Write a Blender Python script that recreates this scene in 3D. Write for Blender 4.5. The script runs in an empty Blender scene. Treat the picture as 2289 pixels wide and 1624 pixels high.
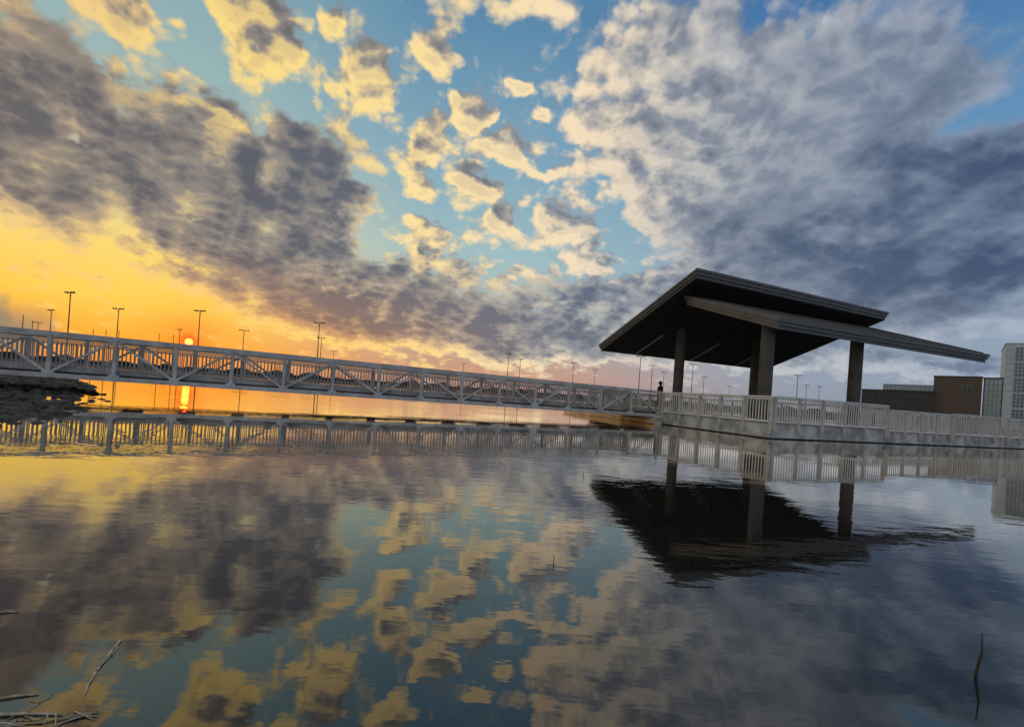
import bpy, bmesh, math, random
from mathutils import Vector, Matrix, noise
random.seed(7)
scene=bpy.context.scene
coll=scene.collection
R=math.radians
def lin(c):
    o=[]
    for v in c[:3]:
        v=v/255.0
        o.append(v/12.92 if v<=0.04045 else ((v+0.055)/1.055)**2.4)
    return (o[0],o[1],o[2],1.0)

# ------------------------------------------------------------ node helper
class NT:
    def __init__(s,tree): s.t=tree
    def n(s,kind,**kw):
        nd=s.t.nodes.new(kind)
        for k,v in kw.items(): setattr(nd,k,v)
        return nd
    def put(s,sock,val):
        if val is None: return
        if isinstance(val,bpy.types.NodeSocket): s.t.links.new(val,sock)
        else: sock.default_value=val
    def m(s,op,a,b=None,c=None,clamp=False):
        nd=s.n('ShaderNodeMath',operation=op,use_clamp=clamp)
        s.put(nd.inputs[0],a); s.put(nd.inputs[1],b); s.put(nd.inputs[2],c)
        return nd.outputs[0]
    def v(s,op,a,b=None,scale=None):
        nd=s.n('ShaderNodeVectorMath',operation=op)
        s.put(nd.inputs[0],a); s.put(nd.inputs[1],b)
        if scale is not None: s.put(nd.inputs['Scale'],scale)
        return nd.outputs['Value'] if op in('DOT_PRODUCT','LENGTH') else nd.outputs[0]
    def ss(s,x,lo,hi,a=0.0,b=1.0,kind='SMOOTHSTEP'):
        nd=s.n('ShaderNodeMapRange',interpolation_type=kind)
        s.put(nd.inputs[0],x); s.put(nd.inputs[1],lo); s.put(nd.inputs[2],hi); s.put(nd.inputs[3],a); s.put(nd.inputs[4],b)
        return nd.outputs[0]
    def mix(s,f,a,b,blend='MIX'):
        nd=s.n('ShaderNodeMix',data_type='RGBA',blend_type=blend)
        s.put(nd.inputs[0],f); s.put(nd.inputs[6],a); s.put(nd.inputs[7],b)
        return nd.outputs[2]
    def ramp(s,f,stops,interp='LINEAR'):
        nd=s.n('ShaderNodeValToRGB'); cr=nd.color_ramp; cr.interpolation=interp
        while len(cr.elements)<len(stops): cr.elements.new(0.5)
        for e,(p,c) in zip(cr.elements,stops):
            e.position=p; e.color=lin(c)
        s.put(nd.inputs[0],f)
        return nd.outputs[0]
    def noise(s,vec,scale,detail=4,rough=0.55,dist=0.0,out=0):
        nd=s.n('ShaderNodeTexNoise')
        if vec is not None: s.put(nd.inputs['Vector'],vec)
        nd.inputs['Scale'].default_value=scale; nd.inputs['Detail'].default_value=detail
        nd.inputs['Roughness'].default_value=rough; nd.inputs['Distortion'].default_value=dist
        return nd.outputs[out]

# ------------------------------------------------------------ sun direction
SAZ,SEL=-34.0,2.75
SUN=Vector((math.sin(R(SAZ))*math.cos(R(SEL)),math.cos(R(SAZ))*math.cos(R(SEL)),math.sin(R(SEL))))

# ------------------------------------------------------------ cloud density group (azimuth/elevation degrees)
CLOUDS=[ # az, el, r_az, r_el, rot, weight
 (-47,21.5,9.5,5,-35,1.0),(-43.7,19,13,8,-28,1.0),(-50,14,11,6,-15,.8),(-33,17.5,14,7,-24,1.0),(-24,19.5,8,8.5,0,1.3),(-25,12,17,6,-14,.9),(-33,22.5,8,3,-25,.6),
 (-40.4,28.8,6,3,-22,1.0),(-31,31.5,6.6,3.9,-38,1.1),(-22.9,34.4,2.4,1.2,-20,.8),(-19.2,30,4.4,4.0,-10,1.4),
 (-10.9,34.2,3.2,2.2,-20,1.0),(-6.8,30.2,3.5,2.2,-30,1.0),(-2.6,26.6,3.7,1.7,-20,1.0),(-11.2,26.8,3.2,2.8,-20,1.0),
 (-12.8,21.9,3.6,1.8,0,1.0),(-5.7,23.2,2.8,1.4,-15,1.0),(-3.4,19.8,3.2,1.9,-30,1.0),(-11.8,18.2,2.8,1.7,0,1.0),(-11.3,14.9,3.0,3.0,0,1.0),
 (4.2,20.6,4.0,3.2,-40,1.15),(7,16.6,4.2,2.8,-20,.9),(2,25,2.6,1.1,20,.8),(-1,32,2.0,.9,10,.8),(2,30,1.8,.8,0,.8),(-3.3,38.5,7,2.0,0,.6),
 (24,30,22,11.5,0,1.0),(10.8,27,8.0,5.5,-15,.75),(38,20.8,18,12,0,1.1),(24,19.5,15,7,-14,1.0),(15,35.5,8,6.5,0,.7),(42,12.5,16,4.2,0,.6),
 (-3.2,11.0,24,4.4,0,.72),(22,12.5,18,5,0,.85),(-15,7.2,22,4.0,0,.9),(10,6.5,26,3.5,0,.85),(-34,8.5,9,2.2,-14,.5),(-6,4.2,18,2.2,0,.6),(-5,22,13,12,0,.22),
 (38,8.5,18,2.6,0,.75),(30,5.0,20,1.8,0,.7),(44,4.5,12,1.3,0,.6),
 (27,37.5,8,3.4,0,-.8),(44.5,25,7.5,3.0,10,-.65),(-47,7,13,4.5,-12,-.6),(-24,25,7,2.2,-30,-.35),(-8.6,32.3,2.4,1.0,50,-.4),(-4.6,28.5,2.2,1.0,50,-.4),(0,23.4,3,1.2,40,-.4),
 (-37,14.5,7,1.6,-26,-.35),(-30,19.5,6,1.3,-35,-.3),(38,15.5,9,1.2,6,-.3),
]
DARK=[(-41,18,24,10,-22,1.0),(-24,18.5,10,10,0,1.1),(42,20,20,14,0,.9),(28,16.5,22,7,-10,.75),(-3,9.5,30,6,0,.9),(-25,11,22,7,-12,.8),(14,8,30,6,0,.8)]
g=bpy.data.node_groups.new('cloud_density','ShaderNodeTree')
g.interface.new_socket('Vector',in_out='INPUT',socket_type='NodeSocketVector')
g.interface.new_socket('Density',in_out='OUTPUT',socket_type='NodeSocketFloat')
g.interface.new_socket('Angles',in_out='OUTPUT',socket_type='NodeSocketVector')
G=NT(g); gi=G.n('NodeGroupInput'); go=G.n('NodeGroupOutput')
d=gi.outputs[0]
sp=G.n('ShaderNodeSeparateXYZ'); G.put(sp.inputs[0],d)
az=G.m('MULTIPLY',G.m('ARCTAN2',sp.outputs[0],sp.outputs[1]),57.2958)
el=G.m('MULTIPLY',G.m('ARCSINE',sp.outputs[2]),57.2958)
cb=G.n('ShaderNodeCombineXYZ'); G.put(cb.inputs[0],az); G.put(cb.inputs[1],el)
w=G.noise(d,12.0,4,0.54,0.0,1)
w0=G.v('SUBTRACT',w,(.5,.5,.5))
P=G.v('ADD',cb.outputs[0],G.v('MULTIPLY',w0,(8,6,0)))
acc=0.0
def ell(T,P,acc,e):
    mp=T.n('ShaderNodeMapping',vector_type='TEXTURE')
    T.put(mp.inputs[0],P)
    mp.inputs['Location'].default_value=(e[0],e[1],0); mp.inputs['Rotation'].default_value=(0,0,R(e[4])); mp.inputs['Scale'].default_value=(e[2],e[3],1)
    gr=T.n('ShaderNodeTexGradient',gradient_type='SPHERICAL'); T.put(gr.inputs[0],mp.outputs[0])
    return T.m('MULTIPLY_ADD',gr.outputs['Fac'],e[5],acc)
for e in CLOUDS: acc=ell(G,P,acc,e)
acc=G.m('MINIMUM',acc,0.63)
outv=G.m('MAXIMUM',G.ss(el,42.0,52.0,0,.4),G.ss(G.m('ABSOLUTE',az),52.0,66.0,0,.4))
acc=G.m('MAXIMUM',acc,outv)
zz=G.m('ADD',G.m('MAXIMUM',sp.outputs[2],0.0),0.42)
cp=G.n('ShaderNodeCombineXYZ'); G.put(cp.inputs[0],G.m('DIVIDE',sp.outputs[0],zz)); G.put(cp.inputs[1],G.m('DIVIDE',sp.outputs[1],zz))
cpw=G.v('ADD',cp.outputs[0],G.v('SCALE',w0,None,.055))
n1=G.noise(cpw,10.5,6,0.52,0.0)
vo=G.n('ShaderNodeTexVoronoi',voronoi_dimensions='2D',feature='F1'); vo.inputs['Scale'].default_value=15.0
vo.inputs['Detail'].default_value=2.5; vo.inputs['Roughness'].default_value=.52; vo.inputs['Lacunarity'].default_value=2.1
vo.normalize=True; G.put(vo.inputs['Vector'],cpw)
bil=G.m('SUBTRACT',.33,vo.outputs['Distance'])
n2=G.noise(cp.outputs[0],3.6,1,0.5,0.0)
nn=G.m('ADD',G.m('MULTIPLY',G.m('SUBTRACT',n1,.5),1.15),G.m('MULTIPLY',G.m('SUBTRACT',n2,.5),.8))
nn=G.m('ADD',nn,G.m('MULTIPLY',bil,1.15))
nn=G.m('MULTIPLY',nn,G.ss(az,8.0,32.0,1.05,.55))
D=G.m('ADD',acc,nn)
G.put(go.inputs[0],D); G.put(go.inputs[1],P)

# ------------------------------------------------------------ world
world=bpy.data.worlds.new('World'); scene.world=world; world.use_nodes=True
try: world.cycles.sampling_method='NONE'
except Exception: pass
W=NT(world.node_tree); world.node_tree.nodes.clear()
out=W.n('ShaderNodeOutputWorld'); bg=W.n('ShaderNodeBackground')
tc=W.n('ShaderNodeTexCoord')
dirv=W.v('NORMALIZE',tc.outputs['Generated'])
g0=W.n('ShaderNodeGroup'); g0.node_tree=g; W.put(g0.inputs[0],dirv)
d2=W.v('NORMALIZE',W.v('ADD',dirv,tuple(SUN*0.023-Vector((0,0,0.0135)))))
g1=W.n('ShaderNodeGroup'); g1.node_tree=g; W.put(g1.inputs[0],d2)
D0=g0.outputs[0]; D1=g1.outputs[0]; PA=g0.outputs[1]
s=W.n('ShaderNodeSeparateXYZ'); W.put(s.inputs[0],dirv)
aza=W.m('MULTIPLY',W.m('ARCTAN2',s.outputs[0],s.outputs[1]),57.2958)
azw=W.m('ADD',aza,W.ss(aza,-62.0,-105.0,0,150))
elw=W.m('MULTIPLY',W.m('ARCSINE',s.outputs[2]),57.2958)
e01=W.m('DIVIDE',elw,45.0,clamp=True)
def E(x): return x/45.0
left=W.ramp(e01,[(0,(230,136,60)),(E(2.5),(250,166,52)),(E(6),(255,204,80)),(E(11),(252,216,116)),(E(17),(210,208,170)),(E(26),(154,182,182)),(E(38),(124,162,178))])
cent=W.ramp(e01,[(0,(150,126,126)),(E(2),(204,152,124)),(E(5),(186,162,146)),(E(9),(176,184,178)),(E(15),(160,190,194)),(E(25),(130,168,188)),(E(38),(90,136,170))])
right=W.ramp(e01,[(0,(140,148,162)),(E(4),(146,158,176)),(E(12),(138,164,188)),(E(25),(98,144,184)),(E(38),(60,108,162))])
clear=W.mix(W.ss(azw,-36.0,-8.0),left,cent)
clear=W.mix(W.ss(azw,-5.0,34.0),clear,right)
a01=W.ss(azw,-50.0,50.0,0,1,'LINEAR')
def A(x): return (x+50)/100.0
lightc=W.ramp(a01,[(0,(236,200,138)),(A(-30),(253,220,134)),(A(-10),(252,224,162)),(A(6),(244,222,188)),(A(22),(202,201,199)),(1,(158,172,194))])
midc=W.ramp(a01,[(0,(158,142,126)),(A(-30),(148,140,132)),(A(-10),(168,160,148)),(A(6),(160,161,163)),(A(25),(138,147,162)),(1,(104,124,152))])
darkc=W.ramp(a01,[(0,(102,99,100)),(A(-30),(90,94,104)),(A(-10),(98,106,120)),(A(6),(96,108,128)),(A(25),(84,99,123)),(1,(60,80,112))])
sund=W.v('DOT_PRODUCT',dirv,tuple(SUN))
gam=W.m('MULTIPLY',W.m('ARCCOSINE',sund),57.2958)
low=W.m('MULTIPLY',W.ss(elw,14.0,3.0),W.ss(gam,42.0,5.0))
hz=W.ss(elw,14.0,4.0)
darkc=W.mix(W.m('MULTIPLY',hz,.5),darkc,lin((118,118,124)))
darkc=W.mix(W.m('MULTIPLY',low,.78),darkc,lin((166,118,88)))
midc=W.mix(W.m('MULTIPLY',low,.82),midc,lin((222,156,84)))
lightc=W.mix(W.m('MULTIPLY',low,.8),lightc,lin((255,202,100)))
B=0.0
for e in DARK: B=ell(W,PA,B,e)
B=W.ss(B,.05,.70)
lightc=W.mix(W.m('MULTIPLY',B,.44),lightc,midc)
thick=W.ss(D0,.16,.95)
mot=W.ss(W.noise(W.v('MULTIPLY',dirv,(1,1,1.3)),6.0,3,.48,.2),.34,.66)
sh=W.m('MULTIPLY',thick,W.m('ADD',.42,W.m('MULTIPLY',B,W.m('MULTIPLY_ADD',mot,.44,.30))))
rel=W.m('MULTIPLY',W.m('SUBTRACT',D1,D0),W.m('MULTIPLY_ADD',B,-.5,1.4))
rel=W.m('MULTIPLY',rel,W.ss(azw,8.0,30.0,1.0,.75))
rel=W.m('MAXIMUM',W.m('MINIMUM',rel,.5),-.35)
sh=W.m('ADD',W.m('ADD',sh,rel),.10,clamp=True)
ccol=W.mix(W.ss(sh,0.0,.5,0,1,'LINEAR'),lightc,midc)
ccol=W.mix(W.ss(sh,.36,1.0,0,1),ccol,darkc)
op=W.ss(D0,.05,.48)
op=W.m('MULTIPLY',op,W.ss(elw,0.6,3.5,.3,1.0))
sky=W.mix(op,clear,ccol)
# low grey haze bank, sun side
hb=ell(W,PA,0.0,(-50,3.0,10,3.4,-8,1.0))
sky=W.mix(W.ss(hb,.15,.6,0,.85),sky,lin((120,122,116)))
# glow
glow=W.m('POWER',W.ss(gam,7.0,0.0,0,1,'LINEAR'),2.5)
sky=W.mix(W.m('MULTIPLY',glow,.85),sky,lin((255,122,24)))
g3=W.m('POWER',W.ss(gam,1.2,0.34,0,1,'LINEAR'),1.9)
sky=W.mix(W.m('MULTIPLY',g3,.95),sky,lin((255,48,8)))
disc=W.ss(gam,.44,.24)
sky=W.mix(disc,sky,(7.0,1.1,.22,1))
below=W.ss(elw,-0.5,-6.0)
sky=W.mix(below,sky,lin((60,62,62)))
nish=W.n('ShaderNodeTexSky',sky_type='NISHITA'); nish.sun_disc=False
nish.sun_elevation=R(SEL); nish.sun_rotation=R(SAZ)
bg2=W.n('ShaderNodeBackground'); W.put(bg2.inputs[0],nish.outputs[0]); bg2.inputs[1].default_value=0.003
W.put(bg.inputs[0],sky); bg.inputs[1].default_value=1.0
ad=W.n('ShaderNodeAddShader'); W.t.links.new(bg.outputs[0],ad.inputs[0]); W.t.links.new(bg2.outputs[0],ad.inputs[1])
W.t.links.new(ad.outputs[0],out.inputs[0])

sl=bpy.data.lights.new('sun','SUN'); sl.energy=0.05; sl.angle=R(0.55); sl.color=(1,.010,.0004)
so=bpy.data.objects.new('sun',sl); coll.objects.link(so); so.rotation_euler=(-SUN).to_track_quat('-Z','Y').to_euler()

# ------------------------------------------------------------ camera
cam=bpy.data.cameras.new('camera'); co=bpy.data.objects.new('camera',cam); coll.objects.link(co)
cam.sensor_width=36; cam.lens=36*1080/2289; cam.shift_y=0.0284; cam.clip_start=.05; cam.clip_end=30000
co.location=(0,0,1.0); co.rotation_euler=(R(90),R(-4.0),0); scene.camera=co

# ------------------------------------------------------------ materials
def mat(name,base,rough=.7,metal=0.0,var=.25,scale=4.0,bump=0.0,col2=None,spec=.4):
    m=bpy.data.materials.new(name); m.use_nodes=True
    T=NT(m.node_tree); b=m.node_tree.nodes['Principled BSDF']
    t=T.n('ShaderNodeTexCoord'); nz=T.noise(t.outputs['Object'],scale,6,.6)
    c2=col2 if col2 else tuple(x*(1-var) for x in base)
    f=T.ss(nz,.35,.65)
    T.put(b.inputs['Base Color'],T.mix(f,(*c2,1),(*base,1)))
    b.inputs['Roughness'].default_value=rough; b.inputs['Metallic'].default_value=metal
    b.inputs['Specular IOR Level'].default_value=spec
    if bump:
        bp=T.n('ShaderNodeBump'); bp.inputs['Strength'].default_value=bump; bp.inputs['Distance'].default_value=.02
        T.put(bp.inputs['Height'],T.noise(t.outputs['Object'],scale*6,5,.6)); T.put(b.inputs['Normal'],bp.outputs[0])
    return m
M_paint=mat('bridge_paint',(.60,.61,.62),.42,var=.35,scale=2.2)
M_infill=mat('bridge_infill_paint',(.40,.41,.42),.45,var=.4,scale=2.2)
M_rail=mat('railing_paint',(.82,.83,.83),.5,var=.2,scale=2.2)
M_post=mat('post_paint',(.62,.60,.57),.6,var=.3,scale=5)
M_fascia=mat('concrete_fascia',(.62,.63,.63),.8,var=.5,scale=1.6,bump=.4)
M_sunglow=mat('sunglow_tinted_fascia',(.80,.52,.26),.4,var=.4,scale=1.6)  # orange sunset light painted into the base colour, not timber
M_plinth=mat('wet_concrete',(.09,.085,.08),.6,var=.5,scale=3,bump=.4)
M_deck=mat('deck_boards',(.28,.25,.22),.7,var=.4,scale=6)
M_roofm=mat('roof_metal',(.15,.15,.157),.5,metal=.2,var=.2,scale=1.5)
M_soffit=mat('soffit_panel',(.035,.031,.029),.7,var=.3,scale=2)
M_strip=mat('light_channel',(.45,.44,.42),.4)
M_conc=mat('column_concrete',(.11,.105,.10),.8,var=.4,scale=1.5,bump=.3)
M_rock=mat('rock',(.09,.085,.08),.8,var=.8,scale=3.5,bump=.6)
M_grass=mat('grass',(.018,.018,.015),.9,var=.5,scale=.8)
M_tree=mat('far_foliage',(.045,.045,.035),.95,var=.5,scale=.3)
M_steel=mat('mast_steel',(.10,.10,.10),.5,metal=.3)
M_reed=mat('dead_reed',(.60,.53,.40),.8,var=.6,scale=30)
M_reedg=mat('dark_reed',(.05,.05,.03),.8,var=.4,scale=14)
M_white=mat('white_panel',(.60,.68,.76),.5,var=.12,scale=.4)
M_frame=mat('window_frame',(.25,.28,.30),.4)
M_cloth=mat('dark_cloth',(.03,.03,.04),.9); M_hair=mat('hair',(.02,.015,.01),.6)
M_darkclad=mat('dark_cladding',(.075,.073,.075),.7,var=.3,scale=.5)
M_rust=mat('mesh_net',(.1,.09,.09),.8)
def brickmat():
    m=bpy.data.materials.new('brick'); m.use_nodes=True; T=NT(m.node_tree); b=m.node_tree.nodes['Principled BSDF']
    t=T.n('ShaderNodeTexCoord'); mp=T.n('ShaderNodeMapping'); mp.inputs['Rotation'].default_value=(R(90),0,0); T.put(mp.inputs[0],t.outputs['Object'])
    br=T.n('ShaderNodeTexBrick'); T.put(br.inputs['Vector'],mp.outputs[0]); br.inputs['Scale'].default_value=1.4
    br.inputs['Color1'].default_value=(.125,.088,.068,1); br.inputs['Color2'].default_value=(.155,.112,.09,1); br.inputs['Mortar'].default_value=(.12,.11,.10,1)
    T.put(b.inputs['Base Color'],br.outputs[0]); b.inputs['Roughness'].default_value=.85; return m
M_brick=brickmat()
def glassmat(name,c1,c2,metal):
    m=bpy.data.materials.new(name); m.use_nodes=True; b=m.node_tree.nodes['Principled BSDF']; T=NT(m.node_tree)
    t=T.n('ShaderNodeTexCoord'); f=T.noise(t.outputs['Object'],.5,2)
    T.put(b.inputs['Base Color'],T.mix(f,(*c1,1),(*c2,1))); b.inputs['Roughness'].default_value=.15; b.inputs['Metallic'].default_value=metal
    return m
M_glass=glassmat('window_glass',(.015,.025,.03),(.05,.08,.09),.2)
M_glassm=glassmat('tinted_glass',(.07,.11,.14),(.16,.23,.27),.3)
M_glassl=glassmat('curtain_wall_glass',(.20,.30,.33),(.32,.43,.46),.3)
def watermat():
    m=bpy.data.materials.new('lake_water'); m.use_nodes=True; T=NT(m.node_tree); m.node_tree.nodes.clear()
    o=T.n('ShaderNodeOutputMaterial'); t=T.n('ShaderNodeTexCoord')
    def mapped(sx,sy,rot):
        mp=T.n('ShaderNodeMapping'); mp.inputs['Scale'].default_value=(sx,sy,1); mp.inputs['Rotation'].default_value=(0,0,R(rot)); T.put(mp.inputs[0],t.outputs['Object']); return mp.outputs[0]
    so_=T.n('ShaderNodeSeparateXYZ'); T.put(so_.inputs[0],t.outputs['Object'])
    # open water beyond the bridge is rougher than the sheltered cove
    line=T.m('SUBTRACT',so_.outputs[1],T.m('MULTIPLY_ADD',so_.outputs[0],.39,19.6))
    openw=T.ss(line,-1.5,5.0,1.0,3.0)
    a=T.noise(mapped(.35,1.0,6),1.0,3,.5,.3)
    b=T.noise(mapped(1.8,4.4,-8),1.0,3,.5,.4)
    c=T.noise(mapped(7,16,10),1.0,2,.5,.2)
    patch=T.ss(T.noise(mapped(.08,.22,0),1.0,3,.5),.42,.60,.35,1.0)
    h=T.m('ADD',T.m('MULTIPLY',a,.0036),T.m('MULTIPLY',T.m('MULTIPLY',patch,openw),T.m('ADD',T.m('MULTIPLY',b,.0024),T.m('MULTIPLY',c,.0005))))
    bp=T.n('ShaderNodeBump'); bp.inputs['Strength'].default_value=1.0; bp.inputs['Distance'].default_value=1.0; T.put(bp.inputs['Height'],h)
    gl=T.n('ShaderNodeBsdfGlossy'); gl.inputs['Roughness'].default_value=.010; gl.inputs['Color'].default_value=(.96,.92,.86,1); T.put(gl.inputs['Normal'],bp.outputs[0])
    df=T.n('ShaderNodeBsdfDiffuse')
    T.put(df.inputs['Color'],T.mix(T.noise(t.outputs['Object'],1.2,5,.6),(.011,.011,.009,1),(.024,.024,.021,1)))
    fr=T.n('ShaderNodeFresnel'); fr.inputs['IOR'].default_value=1.5; T.put(fr.inputs['Normal'],bp.outputs[0])
    f=T.m('MULTIPLY_ADD',fr.outputs[0],1.5,.03,clamp=True)
    mx=T.n('ShaderNodeMixShader'); T.put(mx.inputs[0],f); T.t.links.new(df.outputs[0],mx.inputs[1]); T.t.links.new(gl.outputs[0],mx.inputs[2])
    T.t.links.new(mx.outputs[0],o.inputs[0]); return m
M_water=watermat()

# ------------------------------------------------------------ mesh helpers
def obj(name,bm,mats,parent=None,label=None,cat=None,kind=None,group=None,smooth=False,loc=None):
    me=bpy.data.meshes.new(name); bmesh.ops.recalc_face_normals(bm,faces=bm.faces[:]); bm.to_mesh(me); bm.free()
    if not isinstance(mats,(list,tuple)): mats=[mats]
    for m in mats: me.materials.append(m)
    if smooth:
        for p in me.polygons: p.use_smooth=True
    o=bpy.data.objects.new(name,me); coll.objects.link(o)
    if parent: o.parent=parent
    if loc is not None: o.location=loc
    tag(o,label,cat,kind,group); return o
def tag(o,label=None,cat=None,kind=None,group=None):
    if label: o['label']=label
    if cat: o['category']=cat
    if kind: o['kind']=kind
    if group: o['group']=group
def empty(name,loc,rotz=0,**kw):
    e=bpy.data.objects.new(name,None); e.location=loc; e.rotation_euler=(0,0,rotz); e.empty_display_size=.3; coll.objects.link(e); tag(e,**kw); return e
def box(bm,x0,x1,y0,y1,z0,z1,mi=0):
    vs=[bm.verts.new(p) for p in((x0,y0,z0),(x1,y0,z0),(x1,y1,z0),(x0,y1,z0),(x0,y0,z1),(x1,y0,z1),(x1,y1,z1),(x0,y1,z1))]
    for f in((0,3,2,1),(4,5,6,7),(0,1,5,4),(1,2,6,5),(2,3,7,6),(3,0,4,7)):
        fc=bm.faces.new([vs[i] for i in f]); fc.material_index=mi
def beam(bm,p0,p1,w,h):
    p0=Vector(p0);p1=Vector(p1);dd=(p1-p0).normalized()
    up=Vector((0,0,1)) if abs(dd.z)<.95 else Vector((0,1,0))
    sx=dd.cross(up).normalized(); u=sx.cross(dd).normalized()
    vs=[]
    for p in(p0,p1):
        for a,b in((-1,-1),(1,-1),(1,1),(-1,1)): vs.append(bm.verts.new(p+sx*a*w/2+u*b*h/2))
    for f in((0,1,2,3),(7,6,5,4),(0,4,5,1),(1,5,6,2),(2,6,7,3),(3,7,4,0)): bm.faces.new([vs[i] for i in f])
def tube(bm,pts,rad,seg=8):
    rings=[]
    for i,p in enumerate(pts):
        p=Vector(p); dd=(Vector(pts[min(i+1,len(pts)-1)])-Vector(pts[max(i-1,0)])).normalized()
        up=Vector((0,0,1)) if abs(dd.z)<.9 else Vector((0,1,0))
        sx=dd.cross(up).normalized();u=sx.cross(dd)
        rings.append([bm.verts.new(p+(sx*math.cos(2*math.pi*k/seg)+u*math.sin(2*math.pi*k/seg))*rad[i]) for k in range(seg)])
    for a,b in zip(rings,rings[1:]):
        for k in range(seg): bm.faces.new((a[k],a[(k+1)%seg],b[(k+1)%seg],b[k]))
    bm.faces.new(rings[0]); bm.faces.new(rings[-1][::-1])

# ------------------------------------------------------------ water & ground
bm=bmesh.new(); vs=[bm.verts.new(p) for p in((-7000,-7000,0),(7000,-7000,0),(7000,7000,0),(-7000,7000,0))]; bm.faces.new(vs)
obj('water',bm,M_water,kind='structure')
shore=[(-6,-3),(-6.9,3),(-7.4,6.3),(-8.8,8.6),(-9.6,10.2),(-10.8,11.8),(-14.0,15),(-18.2,20),(-23.2,25),(-47,50),(-110,95),(-150,118),(-100,121),(-60,117),(-20,121),(10,118),(40,112),(62,90),(55,60),(40,40),(27.2,25.0),(25.6,23.2),(27.5,20),(30,14),(22,2),(6,-3)]
pts=[]
for i in range(len(shore)):
    a=Vector(shore[i]);b=Vector(shore[(i+1)%len(shore)]); k=max(1,int((b-a).length/4))
    for j in range(k): pts.append(a+(b-a)*j/k)
C=Vector((5,35)); bm=bmesh.new(); rings=[]
for k,z in((.97,-.5),(1.0,-.10),(1.015,-.06),(1.04,-.03),(1.1,.04),(1.2,.2),(1.5,.5),(2.5,.6),(8,.6),(60,.6)):
    rg=[]
    for p in pts:
        q=C+(p-C)*k
        if k<9: j=noise.noise(Vector((q.x*.3,q.y*.3,k)))*.05
        else: j=0
        if k==60: q=C+(p-C).normalized()*6500
        if .99<k<1.2:
            q=q+(p-C).normalized()*noise.noise(Vector((q.x*.8,q.y*.8,3)))*.35
        rg.append(bm.verts.new((q.x,q.y,z+(j if k>1.05 else 0))))
    rings.append(rg)
for a,b in zip(rings,rings[1:]):
    n=len(a)
    for i in range(n): bm.faces.new((a[i],a[(i+1)%n],b[(i+1)%n],b[i]))
obj('ground',bm,M_grass,kind='structure',smooth=True)
# riprap
bm=bmesh.new()
base=bmesh.new(); bmesh.ops.create_icosphere(base,subdivisions=2,radius=1); bv=[v.co.copy() for v in base.verts]; bf=[[v.index for v in f.verts] for f in base.faces]; base.free()
path=[Vector(p) for p in((-6.9,3),(-7.4,6.3),(-8.7,8.6),(-9.6,10.2),(-10.7,11.7),(-14.0,15),(-18.2,20),(-23.2,25),(-29,31))]
for i in range(2600):
    t=random.random()**1.15*(len(path)-1.001); k=int(t); p=path[k].lerp(path[k+1],t-k)
    off=random.uniform(0,1)**.85*5.8-.7+.5*noise.noise(Vector((p.x*.6,p.y*.6,9))); nd=(p-C).normalized(); q=p+nd*off
    r=random.uniform(.05,.15)*(1 if t<5 else 1.6); z=min(.20,-.065+off*.045)+random.uniform(-.02,.05)
    sc=Vector((random.uniform(.9,1.5),random.uniform(.8,1.2),random.uniform(.6,.95)))
    rot=Matrix.Rotation(random.random()*6.3,3,'Z')@Matrix.Rotation(random.uniform(-.6,.6),3,'X'); sd=Vector((i*3.1,i,0))
    nv=[bm.verts.new(Vector((q.x,q.y,z))+rot@Vector((c.x*sc.x,c.y*sc.y,c.z*sc.z))*r*(1+.35*noise.noise(c*1.1+sd))) for c in bv]
    for f in bf: bm.faces.new([nv[j] for j in f])
obj('riprap',bm,M_rock,kind='stuff',label='dark grey boulders lining the lake bank',cat='rocks')
# far treeline
bm=bmesh.new()
for ring,(rad,hh) in enumerate(((330,3.2),(520,6.5))):
    prev=None
    for i in range(0,721):
        th=R(-62+124*i/720); h=hh*(.35+.9*abs(noise.fractal(Vector((i*.05,ring*9,0)),1,2,5)))+.6*noise.noise(Vector((i*.9,ring,5)))
        rr=rad+30*math.sin(i*.03)
        x=math.sin(th)*rr;y=math.cos(th)*rr
        cur=(bm.verts.new((x,y,.3)),bm.verts.new((x,y,.6+max(.3,h))))
        if prev: bm.faces.new((prev[0],cur[0],cur[1],prev[1]))
        prev=cur
obj('distant_treeline',bm,M_tree,kind='stuff',label='low dark line of trees along the far shore',cat='trees')

# ------------------------------------------------------------ pier frame
ANG=math.atan2(.365,.931); A0=(9.3,17.3,0)
pier=empty('pier',A0,ANG,label='white railed concrete viewing pier standing in the lake',cat='pier')
bm=bmesh.new(); box(bm,.1,6.2,.1,12.6,.47,.53); box(bm,6.2,8.8,.1,12.6,.47,.528); box(bm,8.8,17.4,.1,3.2,.42,.48)
obj('deck',bm,M_deck,pier)
bm=bmesh.new()
box(bm,-.08,6.25,-.06,.1,.04,.53); box(bm,6.25,17.4,-.055,.1,.04,.47); box(bm,-.08,.1,.1,5.7,.04,.53); box(bm,.1,8.95,12.6,12.7,.17,.53); box(bm,8.8,8.95,3.2,12.6,.17,.53); box(bm,8.95,17.4,3.2,3.32,.17,.47)
obj('fascia_beam',bm,M_fascia,pier)
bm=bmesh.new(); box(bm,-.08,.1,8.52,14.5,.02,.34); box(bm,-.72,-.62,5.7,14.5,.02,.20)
obj('side_fascia',bm,M_sunglow,pier)  # sun-facing fascia and ledge, low sun glow painted in as golden colour
bm=bmesh.new(); box(bm,.0,17.3,.02,3.1,-.5,.038); box(bm,.0,8.7,3.1,12.6,-.5,.038)
obj('foundation',bm,M_plinth,pier)
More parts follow.
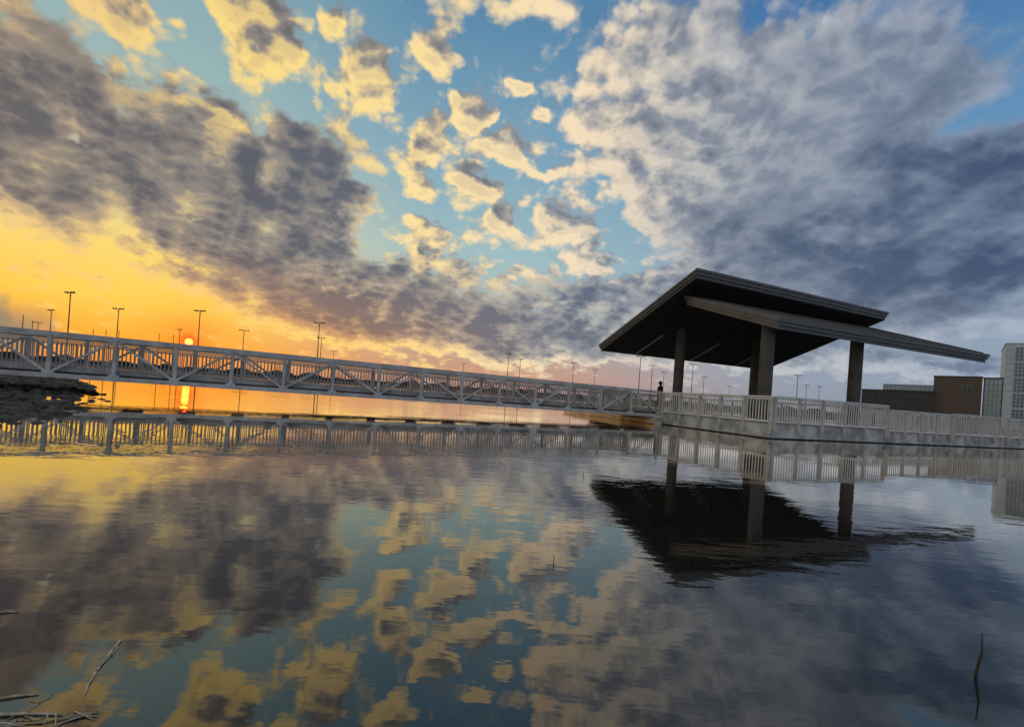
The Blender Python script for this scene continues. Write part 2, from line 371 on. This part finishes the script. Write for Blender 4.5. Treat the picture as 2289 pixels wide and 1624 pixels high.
def railing(parent,p0,p1,zd,zt,step=1.15,base=None,pickets=.13,mats=(M_rail,M_post)):
    p0=Vector(p0);p1=Vector(p1);L=(p1-p0).length;dd=(p1-p0)/L
    def P(t,z): q=p0+dd*t; return (q.x,q.y,z)
    bm=bmesh.new()
    beam(bm,P(0,zt-.02),P(L,zt-.02),.15,.045); beam(bm,P(0,zt-.09),P(L,zt-.09),.04,.07)
    beam(bm,P(0,zd+.09),P(L,zd+.09),.04,.07)
    n=int(L/pickets)
    for i in range(1,n):
        t=L*i/n; beam(bm,P(t,zd+.12),P(t,zt-.13),.028,.028)
    r=obj('railing',bm,mats[0],parent)
    k=max(1,round(L/step)); me=None; zb=base if base is not None else zd
    for i in range(k+1):
        q=p0+dd*(L*i/k)
        if me is None:
            b2=bmesh.new(); box(b2,-.05,.05,-.05,.05,zb,zt-.045); o=obj('post',b2,mats[1],r); me=o.data
        else:
            o=bpy.data.objects.new('post',me); coll.objects.link(o); o.parent=r
        o.location=(q.x,q.y,0)
    return r
railing(pier,(-.13,-.12),(-.13,5.75),.53,1.52,base=.2)
railing(pier,(0.02,-.12),(6.2,-.12),.53,1.54,base=.2)
railing(pier,(6.34,-.12),(10.6,-.12),.45,1.38,base=.2)
railing(pier,(10.75,-.12),(17.2,-.12),.45,1.43,base=.2)
railing(pier,(8.95,3.2),(17.2,3.2),.45,1.4,base=.3)
railing(pier,(8.87,3.4),(8.87,12.6),.53,1.52)
railing(pier,(0,12.6),(8.7,12.6),.53,1.52)
railing(pier,(-.1,8.7),(-.1,12.5),.53,1.52)

# ------------------------------------------------------------ footbridge
bridge=empty('footbridge',A0,ANG,label='long light grey steel truss footbridge crossing the lake',cat='bridge')
LB=34.0
def zt(t): return 1.55+.0145*t
def zb(t): return .34+.0065*t
for b0 in(5.9,8.35):
    bm=bmesh.new(); n=21
    beam(bm,(-.15,b0,zt(0)-.06),(-LB,b0,zt(LB)-.06),.12,.12)
    beam(bm,(-.15,b0,zb(0)+.07),(-LB,b0,zb(LB)+.07),.13,.14)
    for i in range(n+1):
        t=.2+(LB-.3)*i/n
        beam(bm,(-t,b0,zb(t)+.1),(-t,b0,zt(t)-.1),.10,.10)
        if i<n:
            t2=.2+(LB-.3)*(i+1)/n
            if i%2: t,t2=t2,t
            beam(bm,(-t,b0,zb(t)+.14),(-t2,b0,zt(t2)-.12),.065,.065)
    for i in range(n+1):
        t=.2+(LB-.3)*i/n
        box(bm,-t-.13,-t+.13,b0-.068,b0+.068,zb(t)+.02,zb(t)+.20)
    obj('truss',bm,M_paint,bridge)
    bi=b0+(.11 if b0<7 else -.11)
    bm=bmesh.new()
    def zr(t): return zt(t)-.19
    beam(bm,(0,bi,zr(0)),(-LB,bi,zr(LB)),.05,.05); beam(bm,(0,bi,zb(0)+.34),(-LB,bi,zb(LB)+.34),.05,.05)
    beam(bm,(0,bi,zr(0)-.12),(-LB,bi,zr(LB)-.12),.04,.04)
    beam(bm,(0,bi,zb(0)+.26),(-LB,bi,zb(LB)+.26),.02,.10)
    k=int(LB/.115)
    for i in range(k):
        t=LB*(i+.5)/k
        beam(bm,(-t,bi,zb(t)+.34),(-t,bi,zr(t)-.12),.028,.028)
    obj('railing',bm,M_infill,bridge)
bm=bmesh.new()
beam(bm,(0,7.12,zb(0)+.22),(-LB,7.12,zb(LB)+.22),2.2,.07)
for i in range(22):
    t=.2+(LB-.3)*i/21; beam(bm,(-t,5.97,zb(t)+.1),(-t,8.28,zb(t)+.1),.1,.12)
obj('deck',bm,M_deck,bridge)
bm=bmesh.new(); box(bm,-.6,-.12,5.7,8.5,-.5,.32)
obj('abutment',bm,M_fascia,bridge)

# ------------------------------------------------------------ pavilion
pav=empty('pavilion',A0,ANG,label='open pavilion with two overlapping dark sloped roofs on concrete columns',cat='pavilion')
def roof(corners,th,name):
    cs=[Vector(c) for c in corners]
    def loop(off,dz):
        res=[]
        for i in range(4):
            p=cs[i];a=(cs[i-1]-p).normalized();b=(cs[(i+1)%4]-p).normalized()
            res.append(p+(a+b)*off+Vector((0,0,-dz)))
        return res
    prof=[(0,0),(0,th*.28),(.05,th*.30),(.05,th*.62),(.11,th*.64),(.11,th)]
    r=empty(name,(0,0,0)); r.parent=pav
    bm=bmesh.new(); L=[[bm.verts.new(p) for p in loop(*q)] for q in prof]
    for a,b in zip(L,L[1:]):
        for i in range(4): bm.faces.new((a[i],a[(i+1)%4],b[(i+1)%4],b[i]))
    obj('fascia',bm,M_roofm,r)
    bm=bmesh.new(); t=loop(.02,-.004); f=[bm.verts.new(p) for p in t]; bm.faces.new(f)
    p0,p1,p2,p3=[Vector(p) for p in t]
    for i in range(1,26):
        q0=p0.lerp(p1,i/26);q1=p3.lerp(p2,i/26); beam(bm,q0+Vector((0,0,.02)),q1+Vector((0,0,.02)),.03,.05)
    obj('roof_panel',bm,M_roofm,r)
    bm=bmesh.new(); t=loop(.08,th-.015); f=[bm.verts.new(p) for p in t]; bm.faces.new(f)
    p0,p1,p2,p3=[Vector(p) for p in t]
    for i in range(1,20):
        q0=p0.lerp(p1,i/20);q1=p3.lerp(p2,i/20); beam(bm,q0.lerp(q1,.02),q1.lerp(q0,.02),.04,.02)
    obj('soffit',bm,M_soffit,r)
    return r
upper=roof([(.30,4.61,7.17),(13.73,4.61,6.85),(12.16,11.02,4.02),(-.48,11.25,4.07)],.40,'upper_roof')
lower=roof([(.76,.6,4.50),(14.75,.6,4.42),(14.75,5.9,6.18),(.76,5.9,6.22)],.44,'lower_roof')
def zu(a,b):
    t=(b-4.61)/6.6;s_=(a-.3)/13.4
    return (7.17-.32*s_)*(1-t)+(4.06-.04*s_)*t-.40
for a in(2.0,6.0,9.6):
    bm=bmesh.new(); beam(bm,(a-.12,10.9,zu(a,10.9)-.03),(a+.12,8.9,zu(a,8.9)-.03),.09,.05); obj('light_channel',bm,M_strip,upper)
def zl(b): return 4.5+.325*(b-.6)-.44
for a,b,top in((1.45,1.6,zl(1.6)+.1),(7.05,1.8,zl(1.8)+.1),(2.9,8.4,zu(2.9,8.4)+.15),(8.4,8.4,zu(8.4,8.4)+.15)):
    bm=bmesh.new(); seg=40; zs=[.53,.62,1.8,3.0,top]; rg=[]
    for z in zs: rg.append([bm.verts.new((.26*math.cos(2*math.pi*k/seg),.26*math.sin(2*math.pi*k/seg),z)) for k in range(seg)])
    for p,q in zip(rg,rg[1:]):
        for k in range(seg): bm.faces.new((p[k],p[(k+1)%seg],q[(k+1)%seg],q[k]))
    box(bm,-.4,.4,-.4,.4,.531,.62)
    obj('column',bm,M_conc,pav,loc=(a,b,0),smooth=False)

# ------------------------------------------------------------ floodlight masts
def mast_parts():
    bm=bmesh.new(); tube(bm,[(0,0,0),(0,0,1),(0,0,20)],[.24,.19,.12],10); m=obj('floodlight_mast',bm,M_steel)
    bm=bmesh.new(); beam(bm,(-1.9,0,19.75),(1.9,0,19.75),.14,.14); beam(bm,(-.5,0,19.0),(.5,0,19.0),.1,.1); a=obj('crossarm',bm,M_steel,m)
    fl=[]
    for x in(-1.7,-.75,.75,1.7):
        b2=bmesh.new(); tube(b2,[(0,0,0),(0,-.05,.18),(0,-.1,.34)],[.38,.32,.12],10); fl.append(obj('floodlight',b2,M_steel,m,loc=(x,-.2,19.8)))
    return m,[a]+fl
m0,parts=mast_parts()
spots=[(-125.9,136),(-180,187),(-251,254),(-137.6,167),(-163.9,236),(-102.9,157),(-121.4,216),(-68,167),(-91.4,228),(-119.7,320),(-2.9,243),(3.5,273),(33.9,275),(54.9,326),(54,207),(72.7,254),(94.3,303),(84.4,228),(126.6,321),(-37.9,365),(191.8,428),(148.2,252),(204.7,337),(216.9,342)]
for i,(x,y) in enumerate(spots):
    if i==0: m=m0
    else:
        m=m0.copy(); coll.objects.link(m)
        for p in parts:
            c=p.copy(); c.parent=m; coll.objects.link(c)
    m.location=(x,y,.5); m.rotation_euler=(0,0,R(random.uniform(-25,25)))
    tag(m,'tall sports floodlight mast with crossarm beyond the lake','floodlight',None,'floodlight masts on the far playing fields')
bm=bmesh.new(); tube(bm,[(0,0,0),(0,0,11.2)],[.10,.08],8); f0=obj('fence_pole',bm,M_rust)
for i,(x,y) in enumerate(((-122.4,120),(-135,135),(-131,150),(-127,150),(-123,150),(-110.5,150),(-106,150))):
    f=f0 if i==0 else f0.copy()
    if i: coll.objects.link(f)
    f.location=(x,y,.5); tag(f,'thin dark netting pole beyond the lake','pole',None,'netting poles on the far playing fields')

# ------------------------------------------------------------ buildings
def building(name,x0,y0,wd,dep,h,mt,label,rot=-43):
    e=empty(name,(x0,y0,.5),R(rot),label=label,cat='building')
    bm=bmesh.new(); box(bm,0,wd,0,dep,-.2,h); obj('wall',bm,mt,e)
    bm=bmesh.new(); box(bm,-.12,wd+.12,-.12,dep+.12,h+.002,h+.25); obj('parapet',bm,M_darkclad if mt!=M_white else M_white,e)
    return e
def window(e,x0,x1,z0,z1,nx=2,nz=2,fw=.09,y=0,gm=None,fm=None):
    bm=bmesh.new(); box(bm,x0,x1,y-.05,y-.01,z0,z1); wd=obj('window',bm,gm or M_glass,e)
    bm=bmesh.new()
    for i in range(nx+1):
        x=x0+(x1-x0)*i/nx; box(bm,x-fw/2,x+fw/2,y-.14,y-.052,z0-fw/2,z1+fw/2)
    for i in range(nz+1):
        z=z0+(z1-z0)*i/nz; box(bm,x0,x1,y-.12,y-.054,z-fw/2,z+fw/2)
    obj('frame',bm,fm or M_frame,wd)
b=building('low_building',99.6,138,15.6,12,8.3,M_darkclad,'long low dark clad building with glazed clerestory')
bm=bmesh.new(); box(bm,4.7,15.5,1.0,8,8.56,10.2); obj('clerestory',bm,M_frame,b)
window(b,4.8,15.4,8.7,10.0,12,1,.12,y=1.0,gm=M_glassl)
window(b,1.0,14.8,.8,2.4,16,1,.1)
b=building('brick_building',111.7,128.5,9.3,12,12.6,M_brick,'brown brick building with small square dark windows')
for (x0,x1,z0,z1) in((5.7,7.4,8.6,10.6),(5.9,7.2,6.0,7.8),(1.0,2.4,.6,2.8)): window(b,x0,x1,z0,z1,fw=.1)
b=building('glass_building',118.7,121.8,3.2,8,12.4,M_frame,'glazed stair hall with gridded curtain wall')
window(b,.1,3.1,.3,12.2,4,9,.12,gm=M_glassl)
b=building('white_tower',121.1,119.5,24,18,21.0,M_white,'tall pale grey panelled building with gridded windows')
for i in range(5): window(b,1.7,9.0,1.6+i*3.8,5.0+i*3.8,11,4,.10,gm=M_glassm,fm=M_white)
bm=bmesh.new()
for i in range(12): box(bm,0,24,-.03,-.005,1.2+i*1.65,1.26+i*1.65)
obj('panel_joint',bm,M_frame,b)

# ------------------------------------------------------------ person
def person(loc,rotz):
    me=bpy.data.meshes.new('person')
    V=[(0,0,.93),(0,0,1.12),(0,0,1.38),(0,-.01,1.5),(0,-.02,1.62),(.09,0,.9),(.1,-.04,.5),(.1,.06,.07),(.1,-.1,.04),(-.09,0,.9),(-.1,.05,.5),(-.1,.16,.08),(-.1,.02,.04),(.19,0,1.4),(.25,.02,1.12),(.26,-.1,.88),(-.19,0,1.4),(-.25,.02,1.12),(-.26,-.08,.88)]
    Ed=[(0,1),(1,2),(2,3),(3,4),(0,5),(5,6),(6,7),(7,8),(0,9),(9,10),(10,11),(11,12),(2,13),(13,14),(14,15),(2,16),(16,17),(17,18)]
    rad=[.13,.13,.15,.055,.1,.09,.065,.045,.04,.09,.065,.045,.04,.06,.045,.035,.06,.045,.035]
    me.from_pydata(V,Ed,[]); o=bpy.data.objects.new('person',me); coll.objects.link(o); me.materials.append(M_cloth)
    o.modifiers.new('skin','SKIN')
    for i,r in enumerate(rad): me.skin_vertices[0].data[i].radius=(r,r*.8)
    me.skin_vertices[0].data[0].use_root=True
    o.modifiers.new('sub','SUBSURF').levels=1; o.modifiers['sub'].render_levels=2
    o.location=loc; o.rotation_euler=(0,0,rotz)
    tag(o,'person in dark clothes standing on the pier deck','person')
    bm=bmesh.new(); bmesh.ops.create_uvsphere(bm,u_segments=16,v_segments=10,radius=.115)
    for v in bm.verts: v.co.z*=1.1; v.co.y+=.02
    obj('hair',bm,M_hair,o,loc=(0,0,1.65),smooth=True)
person((8.75,28.6,.53),R(40))

# ------------------------------------------------------------ reeds
def reed(pts,r0,r1,mt,label,name='reed_stalk',cat='reed',group=None):
    P=[Vector(p) for p in pts]; n=len(P); bm=bmesh.new()
    o0=P[0].copy()
    tube(bm,[p-o0 for p in P],[r0+(r1-r0)*i/(n-1) for i in range(n)],7)
    obj(name,bm,mt,loc=o0,label=label,cat=cat,smooth=True,group=group)
reed([(1.92,1.93,-.05),(1.93,1.93,.03),(1.945,1.93,.10),(1.94,1.93,.175)],.007,.002,M_reedg,'single dark reed stalk rising from the water')
reed([(.32,2.9,-.02),(.321,2.9,.02),(.318,2.9,.05)],.003,.0015,M_reedg,'short thin twig poking out of the water')
reed([(.98,6.15,-.02),(.98,6.15,.03),(.972,6.15,.07)],.005,.002,M_reedg,'short thin twig poking out of the water')
L='broken pale dead reed floating on the water'
GR='dead reed litter floating near the bank'
for a in(([(-1.36,1.76,.003),(-1.32,1.66,.004),(-1.29,1.58,.003)],.0045,.004),
 ([(-1.285,1.57,.002),(-1.25,1.50,.003),(-1.21,1.44,.001)],.004,.002),
 ([(-1.335,1.72,.002),(-1.31,1.66,.003),(-1.30,1.60,.002)],.0025,.0015),
 ([(-1.44,1.41,.003),(-1.40,1.43,.004),(-1.35,1.445,.002)],.0045,.002),
 ([(-1.42,1.34,.004),(-1.30,1.36,.005),(-1.21,1.37,.002)],.005,.003),
 ([(-1.95,1.885,.003),(-1.92,1.90,.004),(-1.88,1.905,.002)],.004,.002)):
    reed(a[0],a[1],a[2],M_reed,L,group=GR)
rr=random.Random(21)
for i in range(34):
    x=rr.uniform(-1.46,-1.14); y=1.30+abs(rr.gauss(0,.055)); th=rr.gauss(.3,.6); ln=rr.uniform(.02,.10)
    dx=math.cos(th)*ln/2; dy=math.sin(th)*ln/2; rad_=rr.uniform(.0010,.0030)
    reed([(x-dx,y-dy,.002),(x+rr.gauss(0,.003),y+rr.gauss(0,.003),.005),(x+dx,y+dy,.001)],rad_,rad_*.6,M_reed,L,group=GR)

scene.view_settings.view_transform='Standard'; scene.view_settings.look='None'; scene.view_settings.exposure=0
